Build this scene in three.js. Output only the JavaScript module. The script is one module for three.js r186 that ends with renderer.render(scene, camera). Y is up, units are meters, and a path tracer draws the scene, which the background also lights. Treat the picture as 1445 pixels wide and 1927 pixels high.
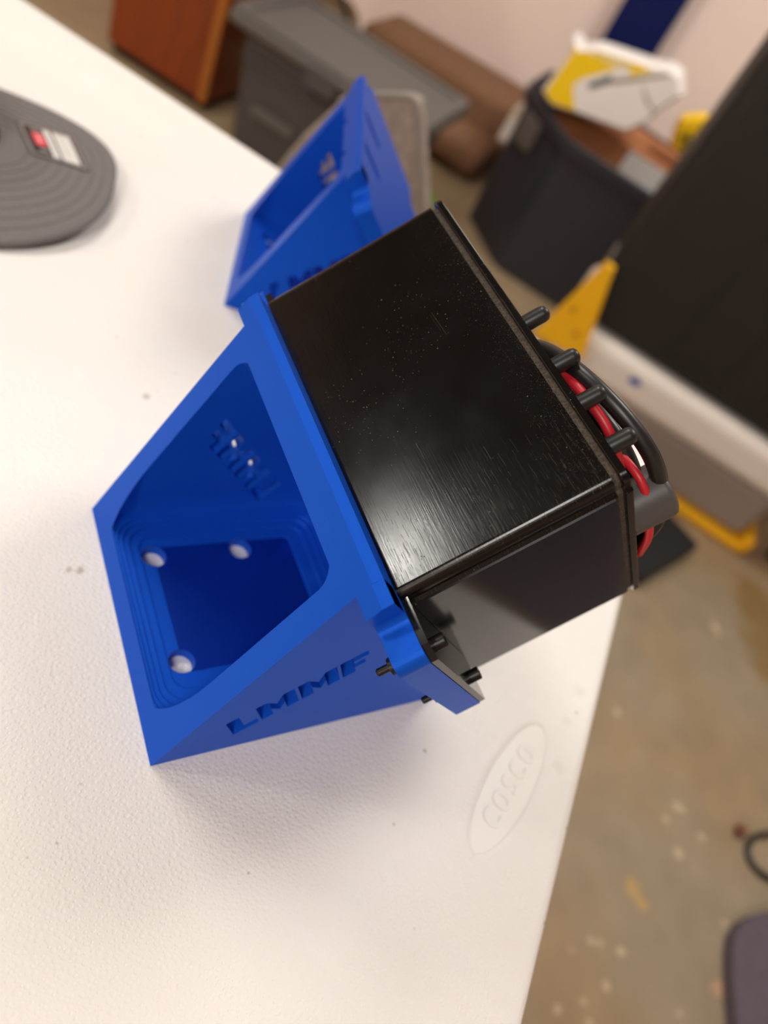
import * as THREE from 'three';
import { RectAreaLightUniformsLib } from 'three/addons/lights/RectAreaLightUniformsLib.js';
import { RoundedBoxGeometry } from 'three/addons/geometries/RoundedBoxGeometry.js';
import { mergeGeometries, mergeVertices, toCreasedNormals } from 'three/addons/utils/BufferGeometryUtils.js';
import { FontLoader } from 'three/addons/loaders/FontLoader.js';
import { TextGeometry } from 'three/addons/geometries/TextGeometry.js';
import { Brush, Evaluator, SUBTRACTION, ADDITION } from 'three-bvh-csg';

// ------------------------------------------------------------------ camera, light, exposure
const scene = new THREE.Scene();
scene.background = new THREE.Color(0x000000);
const F = 1406.2, IW = 1445, IH = 1927;
const camera = new THREE.PerspectiveCamera(2 * Math.atan(IH / 2 / F) * 180 / Math.PI, IW / IH, 0.02, 30);
const CAM = new THREE.Vector3(-0.2073, 1.14, 0.80015);
const RX = new THREE.Vector3(0.83319, 0.39767, -0.38427), RY = new THREE.Vector3(0.55297, -0.60449, 0.57342), RZ = new THREE.Vector3(-0.00424, -0.69026, -0.72355); // picture right, down, forward
camera.position.copy(CAM);
camera.quaternion.setFromRotationMatrix(new THREE.Matrix4().makeBasis(RX.clone(), RY.clone().negate(), RZ.clone().negate()));
camera.focus = 0.345;
camera.userData.fStop = 3.9;
camera.updateMatrixWorld();

RectAreaLightUniformsLib.init();
const LIGHTS = [ // x, z, width along x, depth along z, brightness
  [-1.6, -0.6, 0.6, 1.2, 10],
  [-3.05, 1.5, 0.14, 0.36, 120],
  [0.5, -1.3, 0.6, 1.2, 13],
  [-0.4, 2.8, 0.6, 1.2, 17.5],  // fill panel added to even out the table and brighten front faces
];
const LIGHT_COLOR = new THREE.Color().setRGB(1.0, 0.955, 0.895);
const CEIL = 3.0;

const renderer = new THREE.WebGLRenderer();
renderer.toneMapping = THREE.LinearToneMapping;
renderer.toneMappingExposure = 1.25;
renderer.shadowMap.enabled = true;

// ------------------------------------------------------------------ helpers
let seed = 7;
const rnd = () => { seed = (seed * 1664525 + 1013904223) >>> 0; return seed / 4294967296; };
const taken = {};
function numbered(n) { if (!(n in taken)) { taken[n] = 0; return n; } taken[n]++; return n + '_' + String(taken[n]).padStart(3, '0'); }
function tag(o, label, category, group) { o.userData.label = label; o.userData.category = category; if (group) o.userData.group = group; return o; }
function thing(name, label, category, pos = [0, 0, 0], turn = 0, group) {
  const o = new THREE.Group(); o.name = numbered(name); o.position.set(...pos); o.rotation.y = turn; scene.add(o); return tag(o, label, category, group);
}
function part(name, geo, mat, parent) { const m = new THREE.Mesh(geo, mat); m.name = name; m.castShadow = m.receiveShadow = true; parent.add(m); return m; }
function single(name, geo, mat, label, category, group) { const m = new THREE.Mesh(geo, mat); m.name = numbered(name); m.castShadow = m.receiveShadow = true; scene.add(m); return tag(m, label, category, group); }
function struct(name, geo, mat) { const m = new THREE.Mesh(geo, mat); m.name = name; m.castShadow = m.receiveShadow = true; m.userData.kind = 'structure'; scene.add(m); return m; }
const box = (x0, x1, y0, y1, z0, z1) => new THREE.BoxGeometry(x1 - x0, y1 - y0, z1 - z0).translate((x0 + x1) / 2, (y0 + y1) / 2, (z0 + z1) / 2);
const rbox = (x0, x1, y0, y1, z0, z1, r, s = 4) => new RoundedBoxGeometry(x1 - x0, y1 - y0, z1 - z0, s, r).translate((x0 + x1) / 2, (y0 + y1) / 2, (z0 + z1) / 2);
const tube = (pts, r, seg = 48, rs = 10) => new THREE.TubeGeometry(new THREE.CatmullRomCurve3(pts.map(p => p.isVector3 ? p : new THREE.Vector3(...p))), seg, r, rs);
// a photograph pixel as a ray, met with an upright or level plane
function ray(x, y) { return RX.clone().multiplyScalar((x - 722.5) / F).addScaledVector(RY, (y - 963.5) / F).add(RZ); }
function hit(x, y, axis, val) { const r = ray(x, y); return CAM.clone().addScaledVector(r, (val - CAM.getComponent(axis)) / r.getComponent(axis)); }
function lerp(a, b, t) { return a + (b - a) * t; }
const sstep = (a, b, x) => { const t = Math.min(1, Math.max(0, (x - a) / (b - a))); return t * t * (3 - 2 * t); };
// tiling value noise
function hash(i, j, k) { let h = (i * 374761393 + j * 668265263 + k * 2147483647) | 0; h = Math.imul(h ^ (h >>> 13), 1274126177); return ((h ^ (h >>> 16)) >>> 0) / 4294967296; }
function vnoise(x, y, per, k) {
  const i = Math.floor(x), j = Math.floor(y), fx = x - i, fy = y - j, u = fx * fx * (3 - 2 * fx), v = fy * fy * (3 - 2 * fy), m = a => ((a % per) + per) % per;
  return lerp(lerp(hash(m(i), m(j), k), hash(m(i + 1), m(j), k), u), lerp(hash(m(i), m(j + 1), k), hash(m(i + 1), m(j + 1), k), u), v);
}
function fbm(u, v, base, oct, k) { let s = 0, a = 0.5, t = 0; for (let o = 0; o < oct; o++) { s += a * vnoise(u * base * 2 ** o, v * base * 2 ** o, base * 2 ** o, k + o); t += a; a *= 0.5; } return s / t; }
function tex(w, h, fn, srgb = true) {
  const d = new Uint8Array(w * h * 4);
  for (let y = 0; y < h; y++) for (let x = 0; x < w; x++) { const c = fn((x + 0.5) / w, (y + 0.5) / h, x, y), o = (y * w + x) * 4; const a = Array.isArray(c) ? c : [c, c, c]; for (let i = 0; i < 3; i++) d[o + i] = Math.max(0, Math.min(255, a[i])); d[o + 3] = 255; }
  const t = new THREE.DataTexture(d, w, h); t.magFilter = THREE.LinearFilter; t.minFilter = THREE.LinearMipmapLinearFilter; t.generateMipmaps = true; t.wrapS = t.wrapT = THREE.RepeatWrapping; if (srgb) t.colorSpace = THREE.SRGBColorSpace; t.needsUpdate = true; return t;
}
function rep(t, u, v = u) { const c = t.clone(); c.repeat.set(u, v); c.needsUpdate = true; return c; }
function boxUV(g, s = 1) { // uv in metres from the dominant axis of each normal
  g = g.index ? g.toNonIndexed() : g; const p = g.attributes.position, n = g.attributes.normal, uv = new Float32Array(p.count * 2);
  for (let i = 0; i < p.count; i++) { const ax = Math.abs(n.getX(i)), ay = Math.abs(n.getY(i)), az = Math.abs(n.getZ(i)); let a, b;
    if (ay >= ax && ay >= az) { a = p.getX(i); b = p.getZ(i); } else if (ax >= az) { a = p.getZ(i); b = p.getY(i); } else { a = p.getX(i); b = p.getY(i); }
    uv[2 * i] = a * s; uv[2 * i + 1] = b * s; }
  g.setAttribute('uv', new THREE.BufferAttribute(uv, 2)); return g;
}
const std = (color, roughness, o = {}) => new THREE.MeshStandardMaterial({ color, roughness, ...o });
const phy = (color, roughness, o = {}) => new THREE.MeshPhysicalMaterial({ color, roughness, ...o });
const L = (r, g, b) => new THREE.Color().setRGB(r, g, b);

// ------------------------------------------------------------------ materials
const pebble = tex(1024, 1024, (u, v) => { // moulded grain of the table top: fine wrinkles and small round pits
  let h = 0.55 + 0.5 * (fbm(u, v, 96, 3, 11) - 0.5);
  const n = 74, gx = Math.floor(u * n), gy = Math.floor(v * n); let m = 9;
  for (let j = -1; j <= 1; j++) for (let i = -1; i <= 1; i++) { const a = (gx + i + n) % n, b = (gy + j + n) % n, px = gx + i + 0.15 + 0.7 * hash(a, b, 3), py = gy + j + 0.15 + 0.7 * hash(a, b, 4), r = 0.18 + 0.3 * hash(a, b, 5); const d = Math.hypot(u * n - px, v * n - py) / r; m = Math.min(m, d); }
  h -= 0.34 * (1 - sstep(0.4, 1.1, m)) - 0.1 * Math.max(0, 1 - Math.abs(m - 1.25) * 3);
  return 255 * h;
}, false);
const TX = 1.83, TZ = 0.80, TY = 0.74;
const specks = []; for (let i = 0; i < 420; i++) specks.push([rnd() * TX, rnd() * TZ, 0.0004 + 0.0007 * rnd() ** 2, 0.35 + 0.4 * rnd()]);
const blots = [[-0.404, 0.418, 0.0028, 0.4], [-0.341, 0.567, 0.0028, 0.35], [-0.346, 0.571, 0.002, 0.3], [-0.018, 0.424, 0.005, 0.07], [-0.019, 0.492, 0.005, 0.06], [-0.022, 0.455, 0.004, 0.06]];
const tableMap = (() => {
  const w = 2048, h = 900, d = new Float32Array(w * h).fill(1);
  const dab = (x, z, r, a) => { const cx = (x / TX) * w, cy = (z / TZ) * h, rr = r / TX * w; for (let y = Math.floor(cy - 2 * rr - 1); y <= cy + 2 * rr + 1; y++) for (let q = Math.floor(cx - 2 * rr - 1); q <= cx + 2 * rr + 1; q++) if (q >= 0 && q < w && y >= 0 && y < h) { const e = Math.hypot(q - cx, y - cy) / rr + 0.7 * (vnoise(q * 0.7, y * 0.7, 4096, 5) - 0.5); d[y * w + q] *= 1 - a * (1 - sstep(0.5, 1.3, e)); } };
  for (const s of specks) dab(s[0], s[1], s[2], s[3]);
  for (const b of blots) dab(b[0] + TX, b[1], b[2], b[3]);
  return tex(w, h, (u, v, x, y) => { const k = d[y * w + x], m = 0.985 + 0.03 * (fbm(u, v, 10, 4, 40) - 0.5); return [240 * m * lerp(0.55, 1, k), 236 * m * lerp(0.48, 1, k), 231 * m * lerp(0.38, 1, k)]; });
})();
const M = {};
{
  const cm = tableMap.clone(); cm.repeat.set(1 / TX, 1 / TZ); cm.offset.set(0, 0); cm.needsUpdate = true;
  M.table = phy(0xffffff, 0.42, { map: cm, bumpMap: rep(pebble, 1 / 0.22), bumpScale: 0.00034 });
  M.tableSmooth = phy(L(0.855, 0.825, 0.785), 0.42);
}
const layer = tex(8, 512, (u, v) => 128 + 90 * Math.sin(v * Math.PI * 2 * 32) + 60 * (vnoise(0.5, v * 64, 64, 9) - 0.5), false);
M.blue = phy(L(0.007, 0.085, 0.56), 0.34, { metalness: 0.25, specularColor: L(0.35, 0.55, 1), bumpMap: rep(layer, 1, 1 / 0.016), bumpScale: 0.00004, specularIntensity: 0.35 });
const scratch = tex(1024, 1024, (u, v) => 128 + 100 * (vnoise(u * 24, v * 500, 4096, 21) - 0.5) + 40 * (fbm(u, v, 32, 3, 23) - 0.5), false);
// dust grains, smears and rubbed streaks on the black box; u runs along the box's length (0..0.2 m), v across
const dustPts = []; for (let i = 0; i < 2600; i++) { const a = rnd(), b = rnd(), dens = fbm(a, b, 5, 3, 61); if (rnd() < sstep(0.42, 0.72, dens)) dustPts.push([a, b, 0.5 + 1.2 * rnd() ** 3, 0.25 + 0.75 * rnd()]); }
const boxMap = (() => {
  const w = 1024, h = 1024, d = new Float32Array(w * h);
  for (const [a, b, r, s] of dustPts) { const cx = a * w, cy = b * h; for (let y = Math.floor(cy - r - 1); y <= cy + r + 1; y++) for (let x = Math.floor(cx - r - 1); x <= cx + r + 1; x++) { const i = ((y + h) % h) * w + (x + w) % w; d[i] = Math.max(d[i], s * (1 - sstep(r * 0.5, r + 0.5, Math.hypot(x - cx, y - cy)))); } }
  for (let k = 0; k < 1100; k++) { const q = 0.2 + 0.262 * Math.pow(rnd(), 0.55); let x = q * w, y = (0.228 + 0.515 * rnd()) * h; const l = 8 + 34 * rnd(), s = 0.04 + 0.3 * rnd() ** 3; for (let p = 0; p < l; p++) { const i = (((y | 0) + h) % h) * w + ((x | 0) + w) % w; d[i] = Math.max(d[i], s); x += 1; y += 0.03; } }
  for (let k = 0; k < 2600; k++) { const x = (rnd() * w) | 0, y = ((0.743 - 0.085 * rnd() ** 2.2) * h) | 0; if (rnd() < 0.35 + 0.65 * vnoise(x / 40, 3.5, 4096, 12)) d[y * w + x] = Math.max(d[y * w + x], 0.2 + 0.6 * rnd()); }
  for (let k = 0; k < 26; k++) { let x = rnd() * w, y = rnd() * h; const l = 20 + 70 * rnd(), s = 0.15 + 0.3 * rnd(), dx = 0.98, dy = 0.06 - 0.1 * rnd(); for (let q = 0; q < l; q++) { const i = (((y | 0) + h) % h) * w + ((x | 0) + w) % w; d[i] = Math.max(d[i], s); x += dx; y += dy; } }
  return { col: tex(w, h, (u, v, x, y) => { const k = d[y * w + x]; return [lerp(9, 140, k), lerp(7.5, 122, k), lerp(6, 100, k)]; }), rough: tex(w, h, (u, v, x, y) => { const k = d[y * w + x]; return [0, 255 * lerp(0.14 + 0.07 * fbm(u, v, 16, 3, 71), 0.5, k), 0]; }, false) };
})();
M.boxBlack = phy(0xffffff, 1, { specularIntensity: 0.7, map: rep(boxMap.col, 5), roughnessMap: rep(boxMap.rough, 5), bumpMap: rep(scratch, 5), bumpScale: 0.000025 });
M.gloss = phy(L(0.006, 0.006, 0.0065), 0.12, { specularIntensity: 0.8 });
const dustGrain = tex(256, 256, (u, v) => { const k = fbm(u, v, 32, 3, 81); return [44 + 58 * k, 39 + 52 * k, 34 + 46 * k]; });
M.dust = std(0xffffff, 0.95, { map: rep(dustGrain, 40) });
M.screw = phy(L(0.012, 0.011, 0.011), 0.38, { metalness: 0.4 });
M.rubber = std(L(0.012, 0.0115, 0.0115), 0.38);
M.capGrey = std(L(0.07, 0.066, 0.064), 0.42);
M.red = phy(L(0.55, 0.018, 0.03), 0.4);
M.black = std(L(0.007, 0.0065, 0.006), 0.85);

// ------------------------------------------------------------------ room
const floorDabs = []; { // paint drips, chips and smears seen on the floor beside the table
  const at = (x, y, r, c) => { const h = hit(x, y, 1, 0); floorDabs.push([h.x, h.z, r, c]); }; const pale = [196, 176, 146], tan = [182, 150, 92], rust = [190, 150, 118], ochre = [122, 92, 38];
  at(1190, 1668, 0.017, tan); at(1200, 1690, 0.013, tan); at(1210, 1702, 0.012, tan); at(1185, 1675, 0.010, tan);
  for (const [x, y, r] of [[1272, 1515, 0.011], [1282, 1522, 0.009], [1320, 1575, 0.009], [1275, 1605, 0.011], [1362, 1735, 0.008], [1370, 1782, 0.008], [1110, 1768, 0.008], [1128, 1772, 0.007], [1168, 1790, 0.009], [1140, 1855, 0.008], [1098, 1883, 0.007], [1278, 1905, 0.008], [1050, 1897, 0.008], [1108, 1925, 0.007], [1162, 1340, 0.010], [1345, 1180, 0.015], [1350, 1190, 0.013], [1252, 1540, 0.008]]) at(x, y, r, pale);
  at(1355, 1858, 0.014, rust); at(1362, 1866, 0.012, rust); at(1345, 1862, 0.010, rust); at(1078, 1790, 0.008, rust);
  for (const [x, y, r] of [[1430, 1150, 0.09], [1440, 1210, 0.08], [1445, 1260, 0.06], [1420, 1120, 0.06]]) at(x, y, r, ochre);
}
const concrete = (() => {
  const N = 2048, S = 3.2; const cover = new Map();
  for (const [x, z, r, c] of floorDabs) { const cx = ((x / S) % 1 + 1) % 1 * N, cy = ((z / S) % 1 + 1) % 1 * N, rr = r / S * N; for (let b = Math.floor(cy - 2 * rr); b <= cy + 2 * rr; b++) for (let a = Math.floor(cx - 2 * rr); a <= cx + 2 * rr; a++) { const e = Math.hypot(a - cx, b - cy) / rr + 1.1 * (fbm(a / 64, b / 64, 8, 3, 15) - 0.5); const k = (1 - sstep(0.55, 1.15, e)) * (r > 0.05 ? 0.55 : 0.8); if (k > 0) { const i = ((b + N) % N) * N + (a + N) % N; if (!cover.has(i) || cover.get(i)[0] < k) cover.set(i, [k, c]); } } }
  return tex(N, N, (u, v, x, y) => {
    const a = fbm(u, v, 5, 6, 101), c = fbm(u, v, 60, 3, 151), g = fbm(u, v, 9, 4, 171), m = 1 + 0.2 * (a - 0.5) + 0.12 * (c - 0.5), t = sstep(0.42, 0.66, g);
    const col = [lerp(151, 147, t) * m, lerp(129, 132, t) * m, lerp(99, 108, t) * m]; const q = cover.get(y * N + x); if (q) for (let i = 0; i < 3; i++) col[i] = lerp(col[i], q[1][i], q[0]); return col;
  });
})();
struct('floor', boxUV(box(-4.2, 3.2, -0.15, 0, -2.9, 3.6), 1), std(0xffffff, 0.55, { map: rep(concrete, 1 / 3.2) }));
const plaster = tex(512, 512, (u, v) => { const k = 1 + 0.05 * (fbm(u, v, 6, 5, 201) - 0.5); return [250 * k, 229 * k, 217 * k]; });
M.wall = std(0xffffff, 0.8, { map: rep(plaster, 0.5) });
struct('wall_back', boxUV(box(-4.2, 3.2, 0, CEIL, -3.05, -2.9)), M.wall);
struct('wall_left', boxUV(box(-4.35, -4.2, 0, CEIL, -3.05, 3.75)), M.wall);
struct('wall_right', boxUV(box(3.2, 3.35, 0, CEIL, -3.05, 3.75)), M.wall);
struct('wall_front', boxUV(box(-4.2, 3.2, 0, CEIL, 3.6, 3.75)), M.wall);
struct('ceiling', box(-4.35, 3.35, CEIL, CEIL + 0.15, -3.05, 3.75), std(L(0.3, 0.29, 0.275), 0.9));
LIGHTS.forEach(([x, z, w, d, e], i) => {
  const f = thing('ceiling_light', ['ceiling light panel above the wooden cabinet side of the table', 'ceiling light panel over the end of the room past the cap', 'ceiling light panel above the black case and navy tub', 'fill light panel added above the near long side of the table'][i], 'ceiling light', [x, CEIL, z]);
  part('housing', box(-w / 2 - 0.03, w / 2 + 0.03, -0.06, -0.001, -d / 2 - 0.03, d / 2 + 0.03), std(L(0.7, 0.7, 0.7), 0.5), f);
  part('diffuser', box(-w / 2, w / 2, -0.068, -0.0605, -d / 2, d / 2), std(0x111111, 0.6, { emissive: LIGHT_COLOR, emissiveIntensity: e * 0.25 }), f);
  const r = new THREE.RectAreaLight(LIGHT_COLOR, e, w, d); r.position.set(x, CEIL - 0.075, z); r.lookAt(x, 0, z); scene.add(r);
});

// ------------------------------------------------------------------ table
{
  const t = thing('folding_table', 'white moulded plastic folding table with an oval name badge at its edge', 'table', [0, 0, 0]);
  const R = 0.1, s = new THREE.Shape(); const b = 0.007, x0 = b, x1 = TX - b, y0 = b, y1 = TZ - b; // shape x = distance along the length, y = depth
  s.moveTo(x0 + R, y0); s.lineTo(x1 - R, y0); s.absarc(x1 - R, y0 + R, R, -Math.PI / 2, 0, false); s.lineTo(x1, y1 - R); s.absarc(x1 - R, y1 - R, R, 0, Math.PI / 2, false); s.lineTo(x0 + R, y1); s.absarc(x0 + R, y1 - R, R, Math.PI / 2, Math.PI, false); s.lineTo(x0, y0 + R); s.absarc(x0 + R, y0 + R, R, Math.PI, 1.5 * Math.PI, false);
  // oval badge recess
  const oval = new THREE.Path(); oval.absellipse(TX - 0.047, 0.525, 0.0185, 0.0565, 0, Math.PI * 2, true, 0.16); s.holes.push(oval);
  const g = new THREE.ExtrudeGeometry(s, { depth: 0.045 - 2 * b, bevelEnabled: true, bevelSize: b, bevelThickness: b, bevelSegments: 5, curveSegments: 24, steps: 1 });
  const outer = new THREE.Shape(); outer.absellipse(0, 0, 0.0185 + 0.012, 0.0565 + 0.012, 0, Math.PI * 2, false, 0);
  g.translate(0, 0, -0.045 + b); g.rotateX(-Math.PI / 2); // shape y -> -z, up = +y
  g.scale(1, 1, -1); { const ix = g.index ? g.index.array : null, p = g.attributes; for (const k of ['position', 'normal', 'uv']) { const a = p[k], n = a.itemSize; for (let i = 0; i < a.count; i += 3) for (let c = 0; c < n; c++) { const q = a.array[(i + 1) * n + c]; a.array[(i + 1) * n + c] = a.array[(i + 2) * n + c]; a.array[(i + 2) * n + c] = q; } } }
  g.translate(-TX, TY, 0);
  part('tabletop', g, M.table, t);
  // smooth badge filling the recess, with a groove left around it, and raised letters
  const e = new THREE.Shape(); e.absellipse(0, 0, 0.0185 - 0.0040, 0.0565 - 0.0040, 0, Math.PI * 2, false, 0);
  const eg = new THREE.ExtrudeGeometry(e, { depth: 0.02, bevelEnabled: true, bevelSize: 0.0012, bevelThickness: 0.0012, bevelSegments: 4, curveSegments: 64 });
  eg.rotateX(-Math.PI / 2); eg.rotateY(-0.16); eg.translate(-0.047, TY - 0.0214, 0.525);
  part('badge', eg, M.tableSmooth, t);
  const font = await new FontLoader().loadAsync('fonts/droid/droid_sans_bold.typeface.json');
  let off = 0; const lets = [];
  for (const ch of 'COSCO') { const lg = new TextGeometry(ch, { font, size: 0.0125, depth: 0.0007, curveSegments: 6, bevelEnabled: true, bevelThickness: 0.0003, bevelSize: 0.0003, bevelSegments: 2 }); lg.computeBoundingBox(); const w = lg.boundingBox.max.x - lg.boundingBox.min.x; lg.translate(off - lg.boundingBox.min.x, -0.0063, 0); off += w + 0.0035; lets.push(lg); }
  for (const lg of lets) { lg.translate(-off / 2 + 0.0015, 0, 0); lg.rotateX(-Math.PI / 2); lg.rotateY(Math.PI / 2 - 0.16); lg.translate(-0.047, TY - 0.0003, 0.525); part('badge_letter', lg, M.tableSmooth, t); }
  // folding legs
  const leg = std(L(0.32, 0.32, 0.33), 0.35, { metalness: 0.8 });
  for (const x of [-TX + 0.28, -0.28]) { part('leg_frame', tube([[x, TY - 0.05, 0.10], [x, 0.35, 0.09], [x, 0.016, 0.08], [x, 0.014, 0.4], [x, 0.016, TZ - 0.08], [x, 0.35, TZ - 0.09], [x, TY - 0.05, TZ - 0.10]], 0.0125, 80), leg, t); }
}

// ------------------------------------------------------------------ bracket (local: x back, y up, z along the base's front edge)
const Wd = 0.1705, DX = 0.0586, DY = 0.155, TH = 0.0146, Q = Math.SQRT1_2;
const slope = (v, n) => [DX - Q * v + Q * n, DY + Q * v + Q * n];
const plateBasis = new THREE.Matrix4().makeBasis(new THREE.Vector3(0, 0, 1), new THREE.Vector3(-Q, Q, 0), new THREE.Vector3(-Q, -Q, 0)); // u, v, -n  (right-handed)
const toPlate = g => g.applyMatrix4(plateBasis).translate(DX, DY, 0); // geometry given in (u, v, -n)
const LETTERS = {
  L: [.84, [[0, 0], [.84, 0], [.84, .3], [.42, .3], [.42, 1], [0, 1]]],
  M: [1.2, [[0, 0], [.38, 0], [.38, .46], [.6, .12], [.82, .46], [.82, 0], [1.2, 0], [1.2, 1], [.86, 1], [.6, .62], [.34, 1], [0, 1]]],
  F: [.86, [[0, 0], [.4, 0], [.4, .32], [.74, .32], [.74, .58], [.4, .58], [.4, .72], [.86, .72], [.86, 1], [0, 1]]],
};
function letterBrushes() {
  const out = [], h = 0.0192;
  for (const side of [1, -1]) {
    const o = side > 0 ? [0.041, 0.0185] : [0.104, 0.0185], a = side > 0 ? 45.5 * Math.PI / 180 : Math.PI - 49 * Math.PI / 180;
    const bx = Math.cos(a), by = Math.sin(a), ux = side > 0 ? -by : by, uy = side > 0 ? bx : -bx, shapes = []; let off = 0;
    for (const ch of 'LMMF') {
      const [w, pts] = LETTERS[ch]; const P = pts.map(([x, y]) => { const p = (off + x * 1.0 + 0.34 * y) * h, q = y * h; return new THREE.Vector2(o[0] + bx * p + ux * q, o[1] + by * p + uy * q); });
      if (side < 0) P.reverse();
      shapes.push(new THREE.Shape(P)); off += w + 0.1;
    }
    const g = new THREE.ExtrudeGeometry(shapes, { depth: 0.04, bevelEnabled: false }); g.clearGroups(); out.push(g.translate(0, 0, side > 0 ? Wd / 2 - 0.0303 : -Wd / 2 - 0.0097));
  }
  return out;
}
function roundRect(x0, x1, z0, z1, r, n = 8) { const o = []; for (const [cx, cz, a] of [[x1 - r, z1 - r, 0], [x0 + r, z1 - r, 1], [x0 + r, z0 + r, 2], [x1 - r, z0 + r, 3]]) for (let i = 0; i <= n; i++) { const t = (a + i / n) * Math.PI / 2; o.push([cx + r * Math.cos(t), cz + r * Math.sin(t)]); } return o; }
function loft(loops) { // [y, ring] list, bottom to top, closed with caps
  const pos = [], idx = [], n = loops[0][1].length; for (const [y, r] of loops) for (const [x, z] of r) pos.push(x, y, z);
  for (let k = 0; k < loops.length - 1; k++) for (let i = 0; i < n; i++) { const a = k * n + i, b = k * n + (i + 1) % n, c = a + n, d = b + n; idx.push(a, c, b, b, c, d); }
  const cap = (k, up) => { const c = pos.length / 3; let sx = 0, sz = 0; for (const [x, z] of loops[k][1]) { sx += x; sz += z; } pos.push(sx / n, loops[k][0], sz / n); for (let i = 0; i < n; i++) { const a = k * n + i, b = k * n + (i + 1) % n; up ? idx.push(a, c, b) : idx.push(a, b, c); } };
  cap(0, false); cap(loops.length - 1, true);
  let g = new THREE.BufferGeometry(); g.setAttribute('position', new THREE.Float32BufferAttribute(pos, 3)); g.setIndex(idx); g.computeVertexNormals(); g = toCreasedNormals(g, 0.6);
  g.setAttribute('uv', new THREE.Float32BufferAttribute(new Float32Array(g.attributes.position.count * 2), 2)); return g;
}
const ev = new Evaluator(); ev.useGroups = false; ev.attributes = ['position', 'normal', 'uv'];
const brush = g => { if (!g.attributes.uv) g.setAttribute('uv', new THREE.Float32BufferAttribute(new Float32Array(g.attributes.position.count * 2), 2)); const b = new Brush(g); b.updateMatrixWorld(); return b; };
function earShape(o = 0) { // outline of the mounting plate in (u, v), mirrored
  const s = new THREE.Shape(), top = 0.004 - o, w1 = 0.0975 - o, sh = -0.0135 - o, w2 = 0.1195 - o, bot = -0.1235 + o;
  s.moveTo(-w1, top); s.lineTo(-w1, sh + 0.005); s.absarc(-w1 - 0.005, sh + 0.005, 0.005, 0, -Math.PI / 2, true); s.lineTo(-w2 + 0.007, sh); s.absarc(-w2 + 0.007, sh - 0.007, 0.007, Math.PI / 2, Math.PI, false); s.lineTo(-w2, bot);
  s.lineTo(w2, bot); s.lineTo(w2, sh - 0.007); s.absarc(w2 - 0.007, sh - 0.007, 0.007, 0, Math.PI / 2, false); s.lineTo(w1 + 0.005, sh); s.absarc(w1 + 0.005, sh + 0.005, 0.005, -Math.PI / 2, -Math.PI, true); s.lineTo(w1, top); s.closePath(); return s;
}
function bracketGeometry(slots) {
  const prof = new THREE.Shape(); const pO = slope(0.004, TH), len = 0.176, ft = [len * DX / Math.hypot(DX, DY), len * DY / Math.hypot(DX, DY)], xb = 0.186;
  prof.moveTo(0, 0); prof.lineTo(xb, 0); prof.lineTo(xb, pO[1] - (xb - pO[0])); prof.lineTo(...pO); prof.lineTo(...ft); prof.closePath();
  let solid = brush(new THREE.ExtrudeGeometry(prof, { depth: Wd, bevelEnabled: false }).translate(0, 0, -Wd / 2));
  for (const g of letterBrushes()) solid = ev.evaluate(solid, brush(g), SUBTRACTION);
  const plate = toPlate(new THREE.ExtrudeGeometry(earShape(), { depth: TH, bevelEnabled: false, curveSegments: 8 }).translate(0, 0, -TH));
  solid = ev.evaluate(solid, brush(plate), ADDITION);
  // trim the plate's top corners back to the front plane
  const fa = Math.atan2(DY, DX); const cut = new THREE.BoxGeometry(0.4, 0.1, 0.4).translate(0.2, 0.05, 0).rotateZ(fa);
  solid = ev.evaluate(solid, brush(cut), SUBTRACTION);
  // hollow: floor, stepped cove, back wall, leaning ceiling
  const f0 = [0.0285, 0.121, -0.0465, 0.0395], f1 = [0.0036, 0.149, -0.0695, 0.0705];
  const steps = [[0.0065, 0, 0.004], [0.0077, 0.34, 0.010], [0.0089, 0.55, 0.012], [0.0101, 0.70, 0.014], [0.0112, 0.82, 0.016], [0.0123, 0.91, 0.0165], [0.0135, 0.97, 0.017], [0.0150, 1, 0.0185]];
  const loops = []; const at = k => f0.map((a, i) => lerp(a, f1[i], k));
  steps.forEach(([y, k, r], i) => { const q = at(k); if (i) loops.push([y, roundRect(...at(steps[i - 1][1] + 0.02), steps[i - 1][2])]); loops.push([y, roundRect(...q, r)]); });
  const XB = y => Math.min(f1[1], 0.2094 - y), XF = y => y < 0.0145 ? f1[0] : -0.06;
    for (const y of [0.03, 0.055, 0.0604, 0.075, 0.09, 0.105, 0.12, 0.135, 0.1485]) loops.push([y, roundRect(f1[0], XB(y), f1[2], f1[3], 0.0185)]);
  solid = ev.evaluate(solid, brush(loft(loops)), SUBTRACTION);
  for (const x of [0.028, 0.0845]) for (const z of [-0.0405, 0.0325]) { const c = new THREE.CylinderGeometry(0.0085, 0.0066, 0.03, 32).translate(x, 0.006, z); solid = ev.evaluate(solid, brush(c), SUBTRACTION); }
  if (slots) for (const u of [-0.024, 0.04]) { const s = new THREE.Shape(); s.absarc(0, -0.007, 0.006, 0, Math.PI, false); s.absarc(0, -0.030, 0.006, Math.PI, 2 * Math.PI, false); s.closePath(); const g = toPlate(new THREE.ExtrudeGeometry(s, { depth: 0.05, bevelEnabled: false }).translate(u, 0, -0.03)); solid = ev.evaluate(solid, brush(g), SUBTRACTION); }
  const g = solid.geometry; g.clearGroups(); return boxUV(g.index ? g.toNonIndexed() : g);
}
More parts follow.
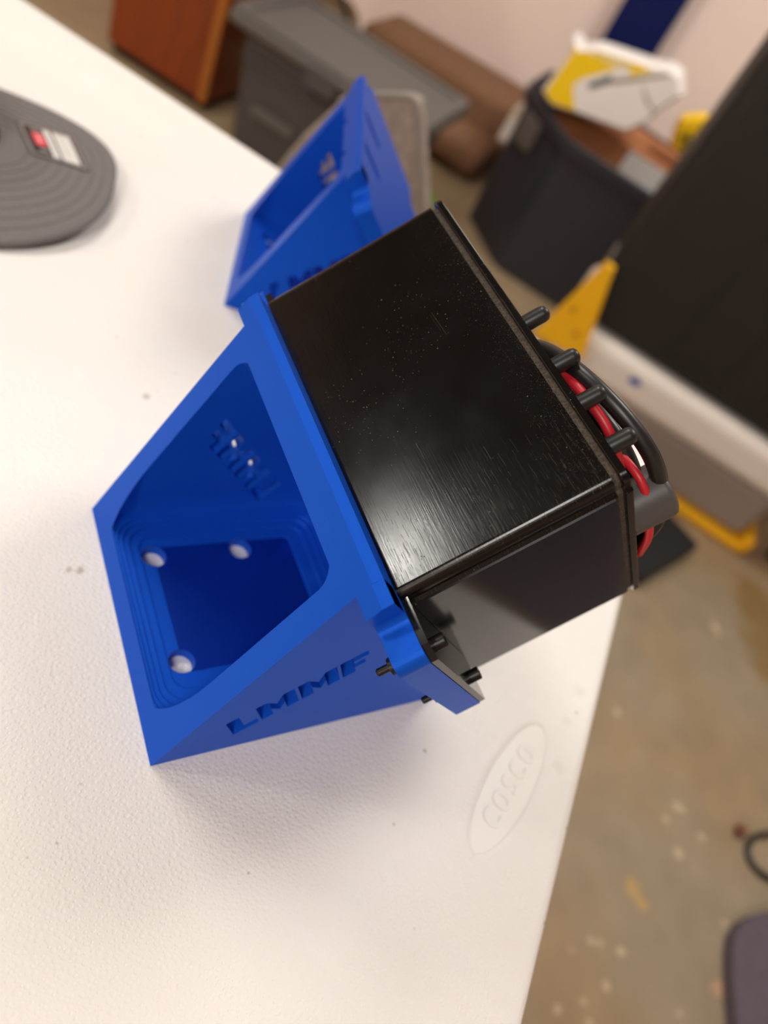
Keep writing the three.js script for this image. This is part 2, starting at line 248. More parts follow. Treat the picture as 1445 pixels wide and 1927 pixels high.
function dimFloorSheet() { const s = new THREE.Shape(), r = 0.004, a = 0.0288, b = 0.1207, c = -0.0462, d = 0.0392; s.moveTo(a + r, c); s.lineTo(b - r, c); s.absarc(b - r, c + r, r, -Math.PI / 2, 0, false); s.lineTo(b, d - r); s.absarc(b - r, d - r, r, 0, Math.PI / 2, false); s.lineTo(a + r, d); s.absarc(a + r, d - r, r, Math.PI / 2, Math.PI, false); s.lineTo(a, c + r); s.absarc(a + r, c + r, r, Math.PI, 1.5 * Math.PI, false);
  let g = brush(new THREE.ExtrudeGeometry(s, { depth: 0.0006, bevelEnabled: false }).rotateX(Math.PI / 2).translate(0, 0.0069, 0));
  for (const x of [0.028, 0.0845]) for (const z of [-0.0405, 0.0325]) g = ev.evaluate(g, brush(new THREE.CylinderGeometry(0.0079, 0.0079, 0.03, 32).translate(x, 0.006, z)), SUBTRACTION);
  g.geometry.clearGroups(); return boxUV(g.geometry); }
M.blueGlossDim = phy(L(0.005, 0.05, 0.42), 0.25, { metalness: 0.65 });  // darker copy of the blue: the floor's dim reflections put into its colour
const YAW1 = 48.4518 * Math.PI / 180, POS1 = [-0.30121, TY, 0.58356];

const unit = thing('mounted_box', 'blue printed wedge bracket lettered LMMF with glossy black box bolted to it', 'mounted box', POS1, YAW1);
{ const b = part('bracket', bracketGeometry(false), M.blue, unit); part('dim_floor_sheet', dimFloorSheet(), M.blueGlossDim, b).userData.label = 'thin smooth sheet added over the bracket floor, its dim look put into a darker blue'; }
{
  const U0 = -0.107, U1 = 0.0915, V1 = -0.0107, V0 = -0.166;
  const ex = (s, n0, n1, o = {}) => toPlate(new THREE.ExtrudeGeometry(s, { depth: n1 - n0 - 2 * (o.bt || 0), bevelEnabled: !!o.bt, bevelSize: o.bt || 0, bevelThickness: o.bt || 0, bevelSegments: 2, curveSegments: 10 }).translate(0, 0, -(n1 + TH) + (o.bt || 0)));
  const shp = (i) => { const s = new THREE.Shape(), r = 0.007, a = U0 + i, b = U1 - i, c = V0 + i, d = V1 - i; s.moveTo(a + r, c); s.lineTo(b - r, c); s.absarc(b - r, c + r, r, -Math.PI / 2, 0, false); s.lineTo(b, d - 0.0105); s.lineTo(b - 0.0016, d - 0.009); s.lineTo(b - 0.0016, d - 0.0062); s.quadraticCurveTo(b - 0.0012, d - 0.001, b - 0.006, d); s.lineTo(a + r, d); s.absarc(a + r, d - r, r, Math.PI / 2, Math.PI, false); s.lineTo(a, c + r); s.absarc(a + r, c + r, r, Math.PI, 1.5 * Math.PI, false); return s; };
  // body: uv along the length (u) and outwards (n)
  const bodyUV = g => { g = g.index ? g.toNonIndexed() : g; const p = g.attributes.position, uv = g.attributes.uv; for (let i = 0; i < p.count; i++) { const n = (p.getX(i) - DX + p.getY(i) - DY) * Q, v = (p.getY(i) - DY - p.getX(i) + DX) * Q; const nx = g.attributes.normal; const tv = -nx.getX(i) * Q + nx.getY(i) * Q; uv.setXY(i, Math.abs(tv) > 0.6 ? p.getZ(i) : v + 0.37, n + 0.031); } return g; };
  const body = part('box_body', bodyUV(ex(shp(0), 0.0002, 0.1030)), M.boxBlack, unit);
  const dustBand = ex(shp(0.0014), 0.1030, 0.1062); part('rim_groove', dustBand, M.dust, body).userData.label = 'recessed groove filled with grey brown dust';
  const lid = part('box_lid', bodyUV(ex(shp(-0.0004), 0.1062, 0.1100, { bt: 0.0006 })), M.boxBlack, unit);
  // side cheek: a very glossy panel
  const ck = new THREE.Shape(); ck.moveTo(V0 + 0.008, 0.004); ck.lineTo(-0.0225, 0.004); ck.lineTo(-0.0225, 0.1018); ck.lineTo(V0 + 0.008, 0.1018); ck.closePath();
  const cg = new THREE.ExtrudeGeometry(ck, { depth: 0.0006, bevelEnabled: false }); // (v, n, thickness along u)
  cg.applyMatrix4(new THREE.Matrix4().makeBasis(new THREE.Vector3(-Q, Q, 0), new THREE.Vector3(Q, Q, 0), new THREE.Vector3(0, 0, -1))); cg.translate(DX + Q * TH, DY + Q * TH, U1 + 0.0006);
  part('side_panel', cg, M.gloss, body);
  // flange sheet under the box, following the bracket's ears
  { const fs = new THREE.Shape(); fs.moveTo(-0.119, -0.1228); fs.lineTo(0.119, -0.1228); fs.lineTo(0.119, -0.021); fs.lineTo(0.1125, -0.0145); fs.lineTo(-0.1125, -0.0145); fs.lineTo(-0.119, -0.021); fs.closePath(); part('flange', ex(fs, 0.0001, 0.0034), M.gloss, unit); }
  // screws through the ears
  const nDir = new THREE.Vector3(Q, Q, 0), qn = new THREE.Quaternion().setFromUnitVectors(new THREE.Vector3(0, 1, 0), nDir);
  const along = (g, u, v, n) => { g.applyQuaternion(qn); const o = slope(v, n + TH); return g.translate(o[0], o[1], u); };
  const lathe = (pts, seg = 20) => new THREE.LatheGeometry(pts.map(p => new THREE.Vector2(...p)), seg);
  const head = [[0, 0.0062], [0.0016, 0.0062], [0.0016, 0.0086], [0.0031, 0.0086], [0.0035, 0.0082], [0.0035, 0.0034]];
  const thread = [[0.0035, 0.0034], [0.0021, 0.0034], [0.0021, -0.0175]]; for (let i = 0; i < 10; i++) { thread.push([0.0021, -0.0178 - i * 0.0008], [0.0017, -0.0182 - i * 0.0008]); } thread.push([0.0015, -0.0258], [0, -0.0258]);
  for (const u of [0.109, -0.109]) for (const v of [-0.031, -0.106]) {
    const s = part('screw', along(mergeGeometries([lathe(head), lathe(thread)]), u, v, 0), M.screw, unit);
    part('nut', along(new THREE.CylinderGeometry(0.0043, 0.0043, 0.0046, 6).translate(0, -TH - 0.0023, 0), u, v, 0), M.screw, s);
  }
  // posts standing on the lid
  for (const u of [-0.0105, 0.0195, 0.0435, 0.0695]) part('post', along(lathe([[0.0042, 0], [0.0042, 0.0105], [0.0036, 0.0128], [0.002, 0.0138], [0, 0.014]]), u, -0.019, 0.11), M.rubber, unit);
  const at = (u, v, n) => { const o = slope(v, n + TH); return new THREE.Vector3(o[0], o[1], u); };
  part('cable_gland', along(lathe([[0.0145, 0], [0.0145, 0.0205], [0.0138, 0.0228], [0.012, 0.024], [0, 0.024]], 32), 0.078, -0.072, 0.11), M.capGrey, unit);
  part('red_wire', tube([at(-0.02, -0.05, 0.112), at(0.008, -0.034, 0.114), at(0.035, -0.026, 0.1165), at(0.055, -0.032, 0.118), at(0.068, -0.05, 0.116), at(0.072, -0.09, 0.112)], 0.0026), M.red, unit);
  part('red_wire', tube([at(0.03, -0.06, 0.113), at(0.058, -0.052, 0.120), at(0.077, -0.055, 0.122), at(0.09, -0.085, 0.118), at(0.088, -0.115, 0.113)], 0.0022), M.red, unit);
  part('black_cable', tube([at(-0.03, -0.06, 0.111), at(0.0, -0.034, 0.116), at(0.03, -0.026, 0.122), at(0.056, -0.034, 0.128), at(0.074, -0.052, 0.131), at(0.084, -0.09, 0.126), at(0.078, -0.13, 0.112)], 0.0042, 64), M.rubber, unit);
  part('black_cable', tube([at(-0.01, -0.08, 0.111), at(0.02, -0.05, 0.119), at(0.048, -0.046, 0.122), at(0.066, -0.062, 0.123), at(0.074, -0.10, 0.118), at(0.07, -0.14, 0.112)], 0.0046, 64), M.rubber, unit);
}
// spare bracket
{
  const t = thing('spare_bracket', 'empty blue printed wedge bracket with two slots, standing near the table corner', 'bracket', [-0.46338, TY, 0.19922], 25.23 * Math.PI / 180);
  const b = part('bracket', bracketGeometry(true), M.blue, t); b.scale.setScalar(0.972); part('dim_floor_sheet', dimFloorSheet(), M.blueGlossDim, b);
}

// ------------------------------------------------------------------ cap
{
  const cx = -0.728, cz = 0.332, ax = 0.853, az = -0.522, wx = 0.522, wz = 0.853;
  const t = thing('cap', 'dark grey cap with a sticker on its stitched brim', 'cap', [cx, TY, cz]);
  const R = 0.086, WB = 0.13;
  const edge = w => 0.045 + 0.135 * Math.pow(Math.max(0, 1 - Math.pow(Math.abs(w / WB), 2.5)), 0.5);
  const hgt = (w, a) => 0.004 + 0.017 * (1 - (w / WB) ** 2) * (1 - 0.15 * sstep(0.1, 0.19, a));
  const P = (a, w, h = 0) => new THREE.Vector3(ax * a + wx * w, hgt(w, a) + h, az * a + wz * w);
  const inner = w => Math.abs(w) < R ? Math.sqrt(R * R - w * w) * 0.98 : 0;
  const NW = 64, NA = 24, pos = [], idx = [];
  for (const h of [0, -0.0035]) for (let i = 0; i <= NW; i++) for (let j = 0; j <= NA; j++) { const w = WB * Math.sin((i / NW - 0.5) * Math.PI) * 0.999; const a0 = Math.min(inner(w), edge(w) - 0.002), a = lerp(Math.max(a0, 0.03), edge(w), j / NA); const p = P(a, w, h - (j === NA ? 0.0008 : 0)); pos.push(p.x, Math.max(p.y, 0.0006), p.z); }
  const id = (s, i, j) => s * (NW + 1) * (NA + 1) + i * (NA + 1) + j;
  for (let i = 0; i < NW; i++) for (let j = 0; j < NA; j++) { idx.push(id(0, i, j), id(0, i + 1, j), id(0, i, j + 1), id(0, i + 1, j), id(0, i + 1, j + 1), id(0, i, j + 1)); idx.push(id(1, i, j), id(1, i, j + 1), id(1, i + 1, j), id(1, i + 1, j), id(1, i, j + 1), id(1, i + 1, j + 1)); }
  for (let i = 0; i < NW; i++) idx.push(id(0, i, NA), id(0, i + 1, NA), id(1, i, NA), id(0, i + 1, NA), id(1, i + 1, NA), id(1, i, NA));
  const g = new THREE.BufferGeometry(); g.setAttribute('position', new THREE.Float32BufferAttribute(pos, 3)); g.setIndex(idx); g.computeVertexNormals();
  g.setAttribute('uv', new THREE.Float32BufferAttribute(pos.flatMap((_, i) => i % 3 ? [] : [pos[i], pos[i + 2]]), 2));
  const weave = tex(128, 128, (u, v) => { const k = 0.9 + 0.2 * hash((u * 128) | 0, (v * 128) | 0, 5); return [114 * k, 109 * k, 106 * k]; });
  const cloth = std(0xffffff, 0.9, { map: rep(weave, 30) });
  const brim = part('brim', g, cloth, t);
  const st = std(L(0.125, 0.114, 0.11), 0.95);
  for (let k = 0; k < 8; k++) { const d = 0.011 + k * 0.0088, f = 1 - d / 0.125, pts = []; for (let i = 0; i <= 40; i++) { const w = (WB - d) * Math.sin((i / 40 - 0.5) * Math.PI) * 0.995; const ww = w / (WB - d) * WB; const a = 0.045 * f + (edge(ww) - 0.045) * 1 - d + 0.045 * (1 - f); const iw = inner(w); if (a > iw + 0.004 && a > 0.05) pts.push(P(a, w, 0.0000)); } if (pts.length > 6) part('stitch_row', tube(pts, 0.00042, 90, 6), st, brim); }
  // sticker
  const cv = document.createElement('canvas'); cv.width = 256; cv.height = 256; const c = cv.getContext('2d');
  c.fillStyle = '#4a4546'; c.fillRect(0, 0, 256, 256); c.fillStyle = '#8d8583'; c.fillRect(8, 8, 240, 240); c.fillStyle = '#221d1e'; c.fillRect(20, 20, 216, 216);
  c.fillStyle = '#e8505a'; c.fillRect(46, 70, 50, 100); c.fillStyle = '#ffd9da'; for (const q of [84, 108, 132]) c.fillRect(64, q, 16, 9);
  c.fillStyle = '#8a8484'; c.fillRect(52, 192, 40, 22); c.fillRect(52, 34, 40, 18);
  c.fillStyle = '#dedbd6'; c.fillRect(104, 24, 34, 208); c.fillRect(148, 24, 76, 208); c.fillStyle = '#b0aca6'; for (let q = 40; q < 216; q += 22) { c.fillRect(116, q, 14, 12); c.fillRect(160, q, 40, 5); }
  const ct = new THREE.CanvasTexture(cv); ct.colorSpace = THREE.SRGBColorSpace;
  const Cn = [[0.089, -0.051], [0.110, 0.000], [0.158, -0.004], [0.137, -0.060]], sp = [], su = [], si = [], NS = 14;
  for (let i = 0; i <= NS; i++) for (let j = 0; j <= NS; j++) { const u = i / NS, v = j / NS; const b = (q) => lerp(lerp(Cn[0][q], Cn[3][q], u), lerp(Cn[1][q], Cn[2][q], u), v); const p = P(b(0), b(1), 0.0011); sp.push(p.x, p.y, p.z); su.push(u, 1 - v); }
  for (let i = 0; i < NS; i++) for (let j = 0; j < NS; j++) { const a = i * (NS + 1) + j, b = a + NS + 1; si.push(a, a + 1, b, b, a + 1, b + 1); }
  const sg = new THREE.BufferGeometry(); sg.setAttribute('position', new THREE.Float32BufferAttribute(sp, 3)); sg.setAttribute('uv', new THREE.Float32BufferAttribute(su, 2)); sg.setIndex(si); sg.computeVertexNormals();
  part('sticker', sg, std(0xffffff, 0.35, { map: ct, side: THREE.DoubleSide }), brim).userData.label = 'black sticker with red square and white bands';
  // crown
  const cp = []; for (let i = 0; i <= 14; i++) { const q = i / 14 * Math.PI / 2; cp.push(new THREE.Vector2(Math.max(0.0001, R * 0.985 * Math.cos(q) ** 0.75), 0.004 + 0.088 * Math.sin(q))); }
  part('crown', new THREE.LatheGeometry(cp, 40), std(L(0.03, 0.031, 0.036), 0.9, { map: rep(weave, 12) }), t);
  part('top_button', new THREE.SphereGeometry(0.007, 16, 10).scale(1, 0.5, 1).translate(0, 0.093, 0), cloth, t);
}

// ------------------------------------------------------------------ things beyond the table
const wood = tex(256, 1024, (u, v) => { const k = fbm(u, v * 0.25, 24, 3, 301) * 0.6 + vnoise(u * 60, v * 3, 60, 311) * 0.4, m = 0.86 + 0.28 * k; return [133 * m, 58 * m, 14 * m]; });
{
  const t = thing('wooden_cabinet', 'reddish brown varnished wooden cabinet beside the grey lidded tote', 'cabinet', [0, 0, 0]);
  const wm = phy(0xffffff, 0.35, { map: rep(wood, 1.5, 0.8) });
  const b = part('body', boxUV(rbox(-1.822, -1.442, 0.03, 0.95, -2.05, -1.5, 0.006, 2)), wm, t);
  part('edge_strip', boxUV(rbox(-1.468, -1.436, 0.03, 0.95, -1.502, -1.488, 0.003, 2)), phy(L(0.36, 0.115, 0.014), 0.35), b);
  part('plinth', box(-1.81, -1.46, 0, 0.03, -2.04, -1.52), M.black, t);
  part('top', boxUV(rbox(-1.85, -1.41, 0.95, 0.985, -2.06, -1.47, 0.008, 2)), wm, t);
}
{
  const t = thing('storage_tote', 'grey plastic storage tote with a closed grey lid', 'storage tote', [0, 0, 0]);
  const gm = std(L(0.075, 0.069, 0.068), 0.65), lm = std(L(0.125, 0.115, 0.105), 0.6);
  const w = (y) => 0.03 * (0.33 - y) / 0.33; const lp = []; for (const y of [0, 0.33]) { const k = w(y); lp.push([y, roundRect(-1.345 + k, -0.745 - k, -1.80 + k, -1.425 - k, 0.05)]); }
  const body = part('body', loft(lp), gm, t);
  part('rib', rbox(-1.32, -0.77, 0.262, 0.276, -1.428, -1.418, 0.004, 2), gm, body);
  part('rib', rbox(-1.25, -1.10, 0.12, 0.15, -1.438, -1.430, 0.003, 2), lm, body);
  const lid = part('lid', rbox(-1.378, -0.712, 0.33, 0.372, -1.835, -1.392, 0.018), lm, t);
  // raised border of the lid
  const s = new THREE.Shape(), h = new THREE.Path(); const rr = (p, x0, x1, y0, y1, r) => { p.moveTo(x0 + r, y0); p.lineTo(x1 - r, y0); p.absarc(x1 - r, y0 + r, r, -Math.PI / 2, 0, false); p.lineTo(x1, y1 - r); p.absarc(x1 - r, y1 - r, r, 0, Math.PI / 2, false); p.lineTo(x0 + r, y1); p.absarc(x0 + r, y1 - r, r, Math.PI / 2, Math.PI, false); p.lineTo(x0, y0 + r); p.absarc(x0 + r, y0 + r, r, Math.PI, 1.5 * Math.PI, false); };
  rr(s, -1.372, -0.718, 1.398, 1.829, 0.03); rr(h, -1.34, -0.75, 1.425, 1.80, 0.03); s.holes.push(h);
  part('lid_border', new THREE.ExtrudeGeometry(s, { depth: 0.008, bevelEnabled: true, bevelSize: 0.003, bevelThickness: 0.003, bevelSegments: 2 }).rotateX(-Math.PI / 2).translate(0, 0.371, 0), lm, lid);
  part('latch', rbox(-1.10, -1.0, 0.30, 0.36, -1.396, -1.384, 0.004, 2), gm, lid);
}
const fabric = (r, g, b, k0) => std(0xffffff, 0.95, { map: rep(tex(256, 256, (u, v) => { const k = 0.85 + 0.3 * fbm(u, v, 40, 3, k0); return [r * k, g * k, b * k]; }), 3) });
{
  const t = thing('ottoman', 'low brown upholstered ottoman against the wall behind the grey tote', 'ottoman', [0, 0, 0]);
  const fm = fabric(128, 92, 66, 401);
  part('cushion', boxUV(rbox(-1.36, -0.2, 0.08, 0.275, -2.80, -2.43, 0.05, 6).rotateZ(0.045).translate(0.0, 0.035, 0)), fm, t);
  part('base', boxUV(rbox(-1.28, -0.655, 0.012, 0.14, -2.70, -2.22, 0.055, 6)), fm, t);
  for (const [x, z] of [[-1.2, -2.6], [-0.7, -2.6], [-1.2, -2.32], [-0.7, -2.32]]) part('foot', new THREE.CylinderGeometry(0.02, 0.016, 0.03, 16).translate(x, 0.015, z), M.black, t);
}
{
  const t = thing('duffel_bag', 'tan canvas bag with a black strap behind the grey tote', 'bag', [0, 0, 0]);
  part('body', boxUV(rbox(-1.72, -1.335, 0.0, 0.30, -2.41, -2.10, 0.09, 6)), fabric(120, 96, 70, 421), t);
  part('strap', tube([[-1.70, 0.2, -2.2], [-1.60, 0.315, -2.22], [-1.45, 0.335, -2.23], [-1.36, 0.29, -2.22], [-1.33, 0.15, -2.22]], 0.009), M.black, t);
}
{
  const t = thing('steel_post', 'navy blue painted steel post in front of the pale wall', 'post', [0, 0, 0]);
  part('shaft', rbox(-0.545, -0.328, 0.02, CEIL - 0.005, -2.87, -2.8, 0.006, 2), phy(L(0.0015, 0.008, 0.085), 0.5, { specularIntensity: 0.4 }), t);
  part('base_plate', box(-0.62, -0.25, 0.001, 0.02, -2.885, -2.72), phy(L(0.0015, 0.008, 0.085), 0.5, { specularIntensity: 0.4 }), t);
}
{
  const t = thing('open_tub', 'dark navy open plastic tub holding a cardboard box', 'tub', [0, 0, 0]);
  const tm = std(L(0.022, 0.022, 0.031), 0.5);
  const ring = (i) => { const o = []; const seg = (cx, cz, r, a0, a1) => { for (let k = 0; k <= 8; k++) { const a = lerp(a0, a1, k / 8); o.push([cx + (r - i) * Math.cos(a), cz + (r - i) * Math.sin(a)]); } }; const P = Math.PI; seg(0.09, -1.80, 0.06, 0, P / 2); seg(-0.33, -1.84, 0.10, P / 2, P * 0.80); seg(-0.50, -2.02, 0.085, P * 0.80, P); seg(-0.525, -2.30, 0.06, P, 1.5 * P); seg(0.09, -2.30, 0.06, 1.5 * P, 2 * P); return o; };
  const pos = [], idx = []; const prof = [[0.0, 0.012], [0.44, 0], [0.44, -0.02], [0.475, -0.022], [0.48, -0.015], [0.475, 0.002], [0.45, 0.006], [0.02, 0.018]]; const n = ring(0).length;
  for (const [y, i] of prof) for (const [x, z] of ring(i)) pos.push(x, y, z);
  for (let k = 0; k < prof.length - 1; k++) for (let i = 0; i < n; i++) { const a = k * n + i, b = k * n + (i + 1) % n; idx.push(a, a + n, b, b, a + n, b + n); }
  const cap = (k, y, up) => { const c = pos.length / 3; pos.push(-0.2, y, -2.05); for (let i = 0; i < n; i++) { const a = k * n + i, b = k * n + (i + 1) % n; up ? idx.push(a, c, b) : idx.push(a, b, c); } }; cap(0, 0, false); cap(prof.length - 1, 0.02, true);
  let g = new THREE.BufferGeometry(); g.setAttribute('position', new THREE.Float32BufferAttribute(pos, 3)); g.setIndex(idx); g.computeVertexNormals(); g = toCreasedNormals(g, 0.7);
  part('shell', g, tm, t);
  const hp = hit(1010, 230, 2, -1.88); part('handle_highlight', rbox(-0.05, 0.05, -0.05, 0.05, -0.012, 0.012, 0.01, 3).rotateY(-0.72).translate(-0.515, 0.385, -1.885), std(L(0.10, 0.085, 0.075), 0.6), t);  // handle block coloured paler than the tub to stand in for a highlight
}
{
  const t = thing('cardboard_box', 'brown cardboard box with a white paper label inside the navy tub', 'cardboard box', [0, 0, 0]);
  const card = tex(256, 256, (u, v) => { const k = 0.9 + 0.2 * fbm(u, v, 12, 4, 501); return [168 * k, 108 * k, 66 * k]; });
  const b = part('carton', boxUV(box(-0.475, 0.10, 0.025, 0.50, -2.22, -1.94)), std(0xffffff, 0.85, { map: rep(card, 2) }), t);
  part('paper_label', box(-0.20, 0.0, 0.385, 0.495, -1.9405, -1.9385), std(L(0.72, 0.68, 0.63), 0.7), t);
}
// crumpled plastic packages traced in outline, given thickness
{
  const tx = (draw) => { const cv = document.createElement('canvas'); cv.width = cv.height = 512; const c = cv.getContext('2d'); draw(c); const t = new THREE.CanvasTexture(cv); t.colorSpace = THREE.SRGBColorSpace; t.wrapS = t.wrapT = THREE.ClampToEdgeWrapping; return t; };
  // uv of the extrusion are metres about the centre: +-0.3 m onto the canvas
  const sheet = draw => { const t = tx(draw); t.repeat.set(1 / 0.6, 1 / 0.6); t.offset.set(0.5, 0.5); return t; };
  const mk = (name, label, pxs, z, depth, draw, cat) => {
    const P = pxs.map(([x, y]) => hit(x, y, 2, z)); const c = P.reduce((a, p) => a.add(p), new THREE.Vector3()).divideScalar(P.length);
    const g = new THREE.ExtrudeGeometry(new THREE.Shape(P.map(p => new THREE.Vector2(p.x - c.x, p.y - c.y))), { depth: depth * 0.4, bevelEnabled: true, bevelThickness: depth * 0.3, bevelSize: 0.012, bevelOffset: -0.012, bevelSegments: 4, steps: 2 });
    g.translate(0, 0, -depth * 0.7);
    const toC = (x, y) => { const h = hit(x, y, 2, z); return [256 + (h.x - c.x) / 0.6 * 512, 256 - (h.y - c.y) / 0.6 * 512]; };
    const m = single(name, g, std(0xffffff, 0.4, { map: sheet(k => draw(k, toC)) }), label, cat); m.position.copy(c); return m;
  };
  const poly = (c, toC, pts, col) => { c.fillStyle = col; c.beginPath(); pts.forEach(([x, y], i) => { const q = toC(x, y); i ? c.lineTo(...q) : c.moveTo(...q); }); c.closePath(); c.fill(); };
  mk('plastic_package', 'crumpled yellow and white plastic package on top of the cardboard box', [[1016, 172], [1040, 140], [1070, 96], [1078, 66], [1090, 88], [1125, 86], [1228, 120], [1262, 126], [1282, 142], [1284, 182], [1245, 208], [1215, 236], [1175, 252], [1080, 216], [1034, 200]], -1.83, 0.15, (c, toC) => {
    c.fillStyle = '#f3ece6'; c.fillRect(0, 0, 512, 512);
    poly(c, toC, [[990, 220], [1000, 140], [1060, 60], [1090, 80], [1110, 100], [1165, 128], [1095, 148], [1078, 160], [1082, 225]], '#fcd208');
    poly(c, toC, [[1110, 70], [1250, 118], [1210, 140], [1120, 105]], '#e9cf72'); poly(c, toC, [[1190, 105], [1245, 115], [1222, 135], [1185, 145]], '#fcd208');
    poly(c, toC, [[1105, 158], [1150, 142], [1155, 155], [1110, 168]], '#4d565e'); poly(c, toC, [[1150, 150], [1260, 138], [1262, 144], [1155, 160]], '#9a9284');
    poly(c, toC, [[1208, 155], [1222, 190], [1240, 215], [1232, 220], [1212, 190]], '#b5a99f');
  }, 'package');
  mk('yellow_package', 'small yellow plastic package resting at the edge of the cardboard box', [[1258, 275], [1268, 240], [1280, 222], [1320, 218], [1350, 230], [1350, 270], [1310, 288], [1275, 290]], -1.99, 0.1, (c, toC) => { c.fillStyle = '#fccb08'; c.fillRect(0, 0, 512, 512); poly(c, toC, [[1275, 255], [1300, 245], [1305, 285], [1280, 285]], '#8f7814'); }, 'package');
  mk('plastic_flap', 'white and yellow plastic scrap hanging outside the navy tub', [[935, 262], [955, 225], [972, 200], [983, 194], [986, 210], [974, 240], [955, 274]], -2.03, 0.015, (c, toC) => { c.fillStyle = '#e4dad0'; c.fillRect(0, 0, 512, 512); poly(c, toC, [[970, 215], [985, 190], [1000, 195], [1000, 225], [985, 240]], '#c9a21a'); }, 'plastic scrap');
}
// clear bin with white lid, black case on it
{
  const Z = -1.05;
  const t = thing('utility_bin', 'clear bin with a thick white lid, yellow latch and yellow base under the black case', 'storage bin', [0, 0, 0]);
  part('body', rbox(0.10, 0.66, 0.03, 0.20, -1.42, Z - 0.02, 0.03), phy(L(0.42, 0.37, 0.34), 0.35, { transmission: 0.35 }), t);
  part('base', mergeGeometries([rbox(0.09, 0.70, 0.001, 0.032, -1.44, Z, 0.012), rbox(0.665, 0.70, 0.001, 0.065, -1.44, Z, 0.012)]), std(L(0.85, 0.44, 0.004), 0.5), t);
  const lid = part('lid', rbox(-0.10, 1.25, 0.195, 0.315, -1.50, Z + 0.01, 0.035, 6), std(L(0.80, 0.75, 0.69), 0.5), t);
  const mk = hit(1195, 718, 2, Z + 0.0095); part('ink_mark', new THREE.SphereGeometry(0.014, 16, 10).scale(1.3, 0.8, 0.06).translate(mk.x, mk.y, Z + 0.0105), std(L(0.03, 0.09, 0.42), 0.5), lid);
  const pts = [[1008, 626], [1143, 495], [1154, 505], [1125, 585], [1096, 668]].map(q => hit(...q, 2, Z + 0.02));
  const latch = part('latch', new THREE.ExtrudeGeometry(new THREE.Shape(pts.map(p => new THREE.Vector2(p.x, p.y))), { depth: 0.02, bevelEnabled: true, bevelSize: 0.004, bevelThickness: 0.003, bevelSegments: 2 }).translate(0, 0, Z + 0.012), std(L(0.95, 0.52, 0.004), 0.45), t);
  for (const q of [[1078, 582], [1084, 628]]) { const h = hit(...q, 2, Z + 0.036); part('bolt', new THREE.CylinderGeometry(0.006, 0.006, 0.008, 12).rotateX(Math.PI / 2).translate(h.x, h.y, Z + 0.036), std(L(0.35, 0.16, 0.01), 0.5), latch); }
  for (const x of [0.0, 0.8, 1.15]) for (const z of [-1.42, -1.14]) part('leg', new THREE.CylinderGeometry(0.018, 0.018, 0.20, 16).translate(x, 0.1, z), M.black, t);
  const k = thing('black_case', 'tall black plastic case standing on the white lid', 'case', [0, 0, 0]);
  const cm = std(L(0.008, 0.007, 0.0063), 0.6); const b = part('shell', rbox(-0.088, 0.95, 0.316, 1.25, -1.46, Z - 0.015, 0.045, 6), cm, k);
  for (const x of [0.16, 0.42, 0.68]) part('rib', rbox(x, x + 0.15, 0.38, 1.19, Z - 0.02, Z - 0.009, 0.005, 2), cm, b);
  part('catch', rbox(-0.094, -0.078, 0.36, 0.45, -1.30, -1.20, 0.006, 2), std(L(0.2, 0.17, 0.16), 0.4), b);
}
{
  const m = single('flat_tool_case', rbox(-0.125, 0.125, 0, 0.045, -0.15, 0.15, 0.015), M.black, 'flat black case lying on the concrete floor below the clear bin', 'tool case'); m.position.set(0.36, 0.001, -0.845); m.rotation.y = -0.48;
}
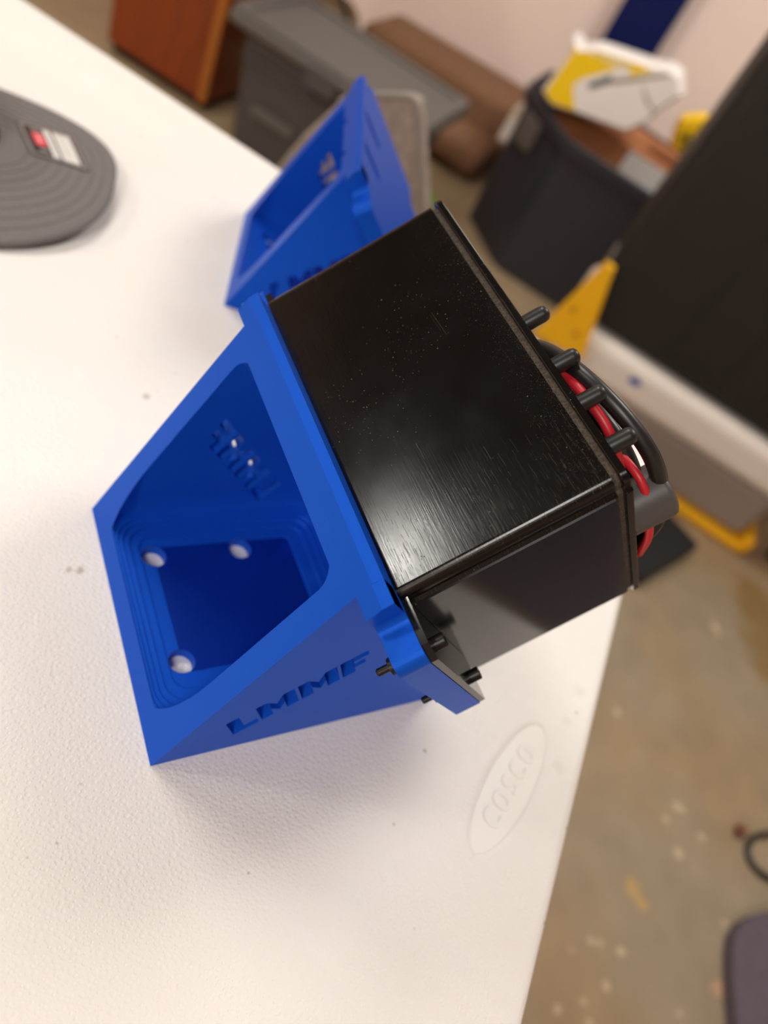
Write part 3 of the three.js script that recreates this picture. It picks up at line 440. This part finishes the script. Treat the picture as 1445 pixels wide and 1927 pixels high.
{ // grey fabric chair just past the table's back edge
  const t = thing('fabric_chair', 'grey tweed fabric chair behind the spare blue bracket', 'chair', [0, 0, 0]);
  const Z = -0.235, fm = fabric(150, 138, 128, 441);
  const pts = [[519, 318], [575, 250], [640, 190], [662, 182], [755, 180], [774, 184], [784, 196], [790, 270], [796, 400], [800, 560], [470, 560]].map(q => hit(...q, 2, Z));
  part('backrest', boxUV(new THREE.ExtrudeGeometry(new THREE.Shape(pts.map(p => new THREE.Vector2(p.x, p.y))), { depth: 0.03, bevelEnabled: true, bevelSize: 0.006, bevelThickness: 0.008, bevelOffset: -0.006, bevelSegments: 3 }).translate(0, 0, Z - 0.03)), fm, t);
  part('piping', tube([[640, 192], [664, 183], [755, 181], [774, 185], [784, 197], [790, 270], [796, 400]].map(q => hit(...q, 2, Z + 0.006)), 0.005, 60), std(L(0.26, 0.225, 0.2), 0.9), t);
  part('seat', boxUV(rbox(-0.70, -0.34, 0.41, 0.46, -0.24, 0.12, 0.02)), fm, t);
  for (const [x, z] of [[-0.67, -0.2], [-0.37, -0.2], [-0.67, 0.09], [-0.37, 0.09]]) part('leg', new THREE.CylinderGeometry(0.012, 0.012, 0.42, 12).translate(x, 0.21, z), M.screw, t);
  part('back_support', rbox(-0.56, -0.48, 0.40, 0.62, -0.285, -0.268, 0.005, 2), M.screw, t);
}
single('green_tape', new THREE.TorusGeometry(0.04, 0.018, 10, 32).rotateX(Math.PI / 2).translate(-0.735, 0.019, -1.86), std(L(0.16, 0.32, 0.04), 0.5), 'roll of green tape on the floor beside the grey tote', 'tape');
{
  const t = thing('rubber_loop', 'black rubber loop with a rusty ball end on the floor', 'bungee loop', [0, 0, 0]);
  const p = (x, y) => hit(x, y, 1, 0.007);
  part('loop', tube([p(1470, 1566), p(1443, 1570), p(1420, 1575), p(1408, 1592), p(1410, 1615), p(1424, 1636), p(1446, 1652), p(1475, 1660)], 0.0062, 70), M.rubber, t);
  const b = hit(1394, 1563, 1, 0.012); part('ball_end', new THREE.SphereGeometry(0.0125, 20, 14).translate(b.x, 0.0127, b.z), std(L(0.16, 0.05, 0.025), 0.6), t);
}
{
  const P = [[1392, 1927], [1386, 1860], [1384, 1790], [1388, 1760], [1402, 1738], [1425, 1724], [1450, 1718], [1520, 1712]].map(q => hit(...q, 1, 0.03)); P.push(new THREE.Vector3(1.75, 0.03, -0.12), new THREE.Vector3(1.75, 0.03, 0.75), new THREE.Vector3(0.78, 0.03, 0.75));  // mat's unseen far part enlarged to darken the reflection in the box side
  const s = new THREE.Shape(P.map(p => new THREE.Vector2(p.x, -p.z)));
  const g = new THREE.ExtrudeGeometry(s, { depth: 0.022, bevelEnabled: true, bevelSize: 0.004, bevelThickness: 0.004, bevelSegments: 3 }).rotateX(-Math.PI / 2).translate(0, 0.0045, 0);
  const foam = tex(256, 256, (u, v) => { const k = 0.9 + 0.2 * fbm(u, v, 24, 4, 601); return [92 * k, 82 * k, 92 * k]; });
  single('foam_mat', boxUV(g), std(0xffffff, 0.9, { map: rep(foam, 4) }), 'purple grey foam kneeling mat on the concrete floor, extended out of view to darken a reflection', 'mat');
}
renderer.render(scene, camera);
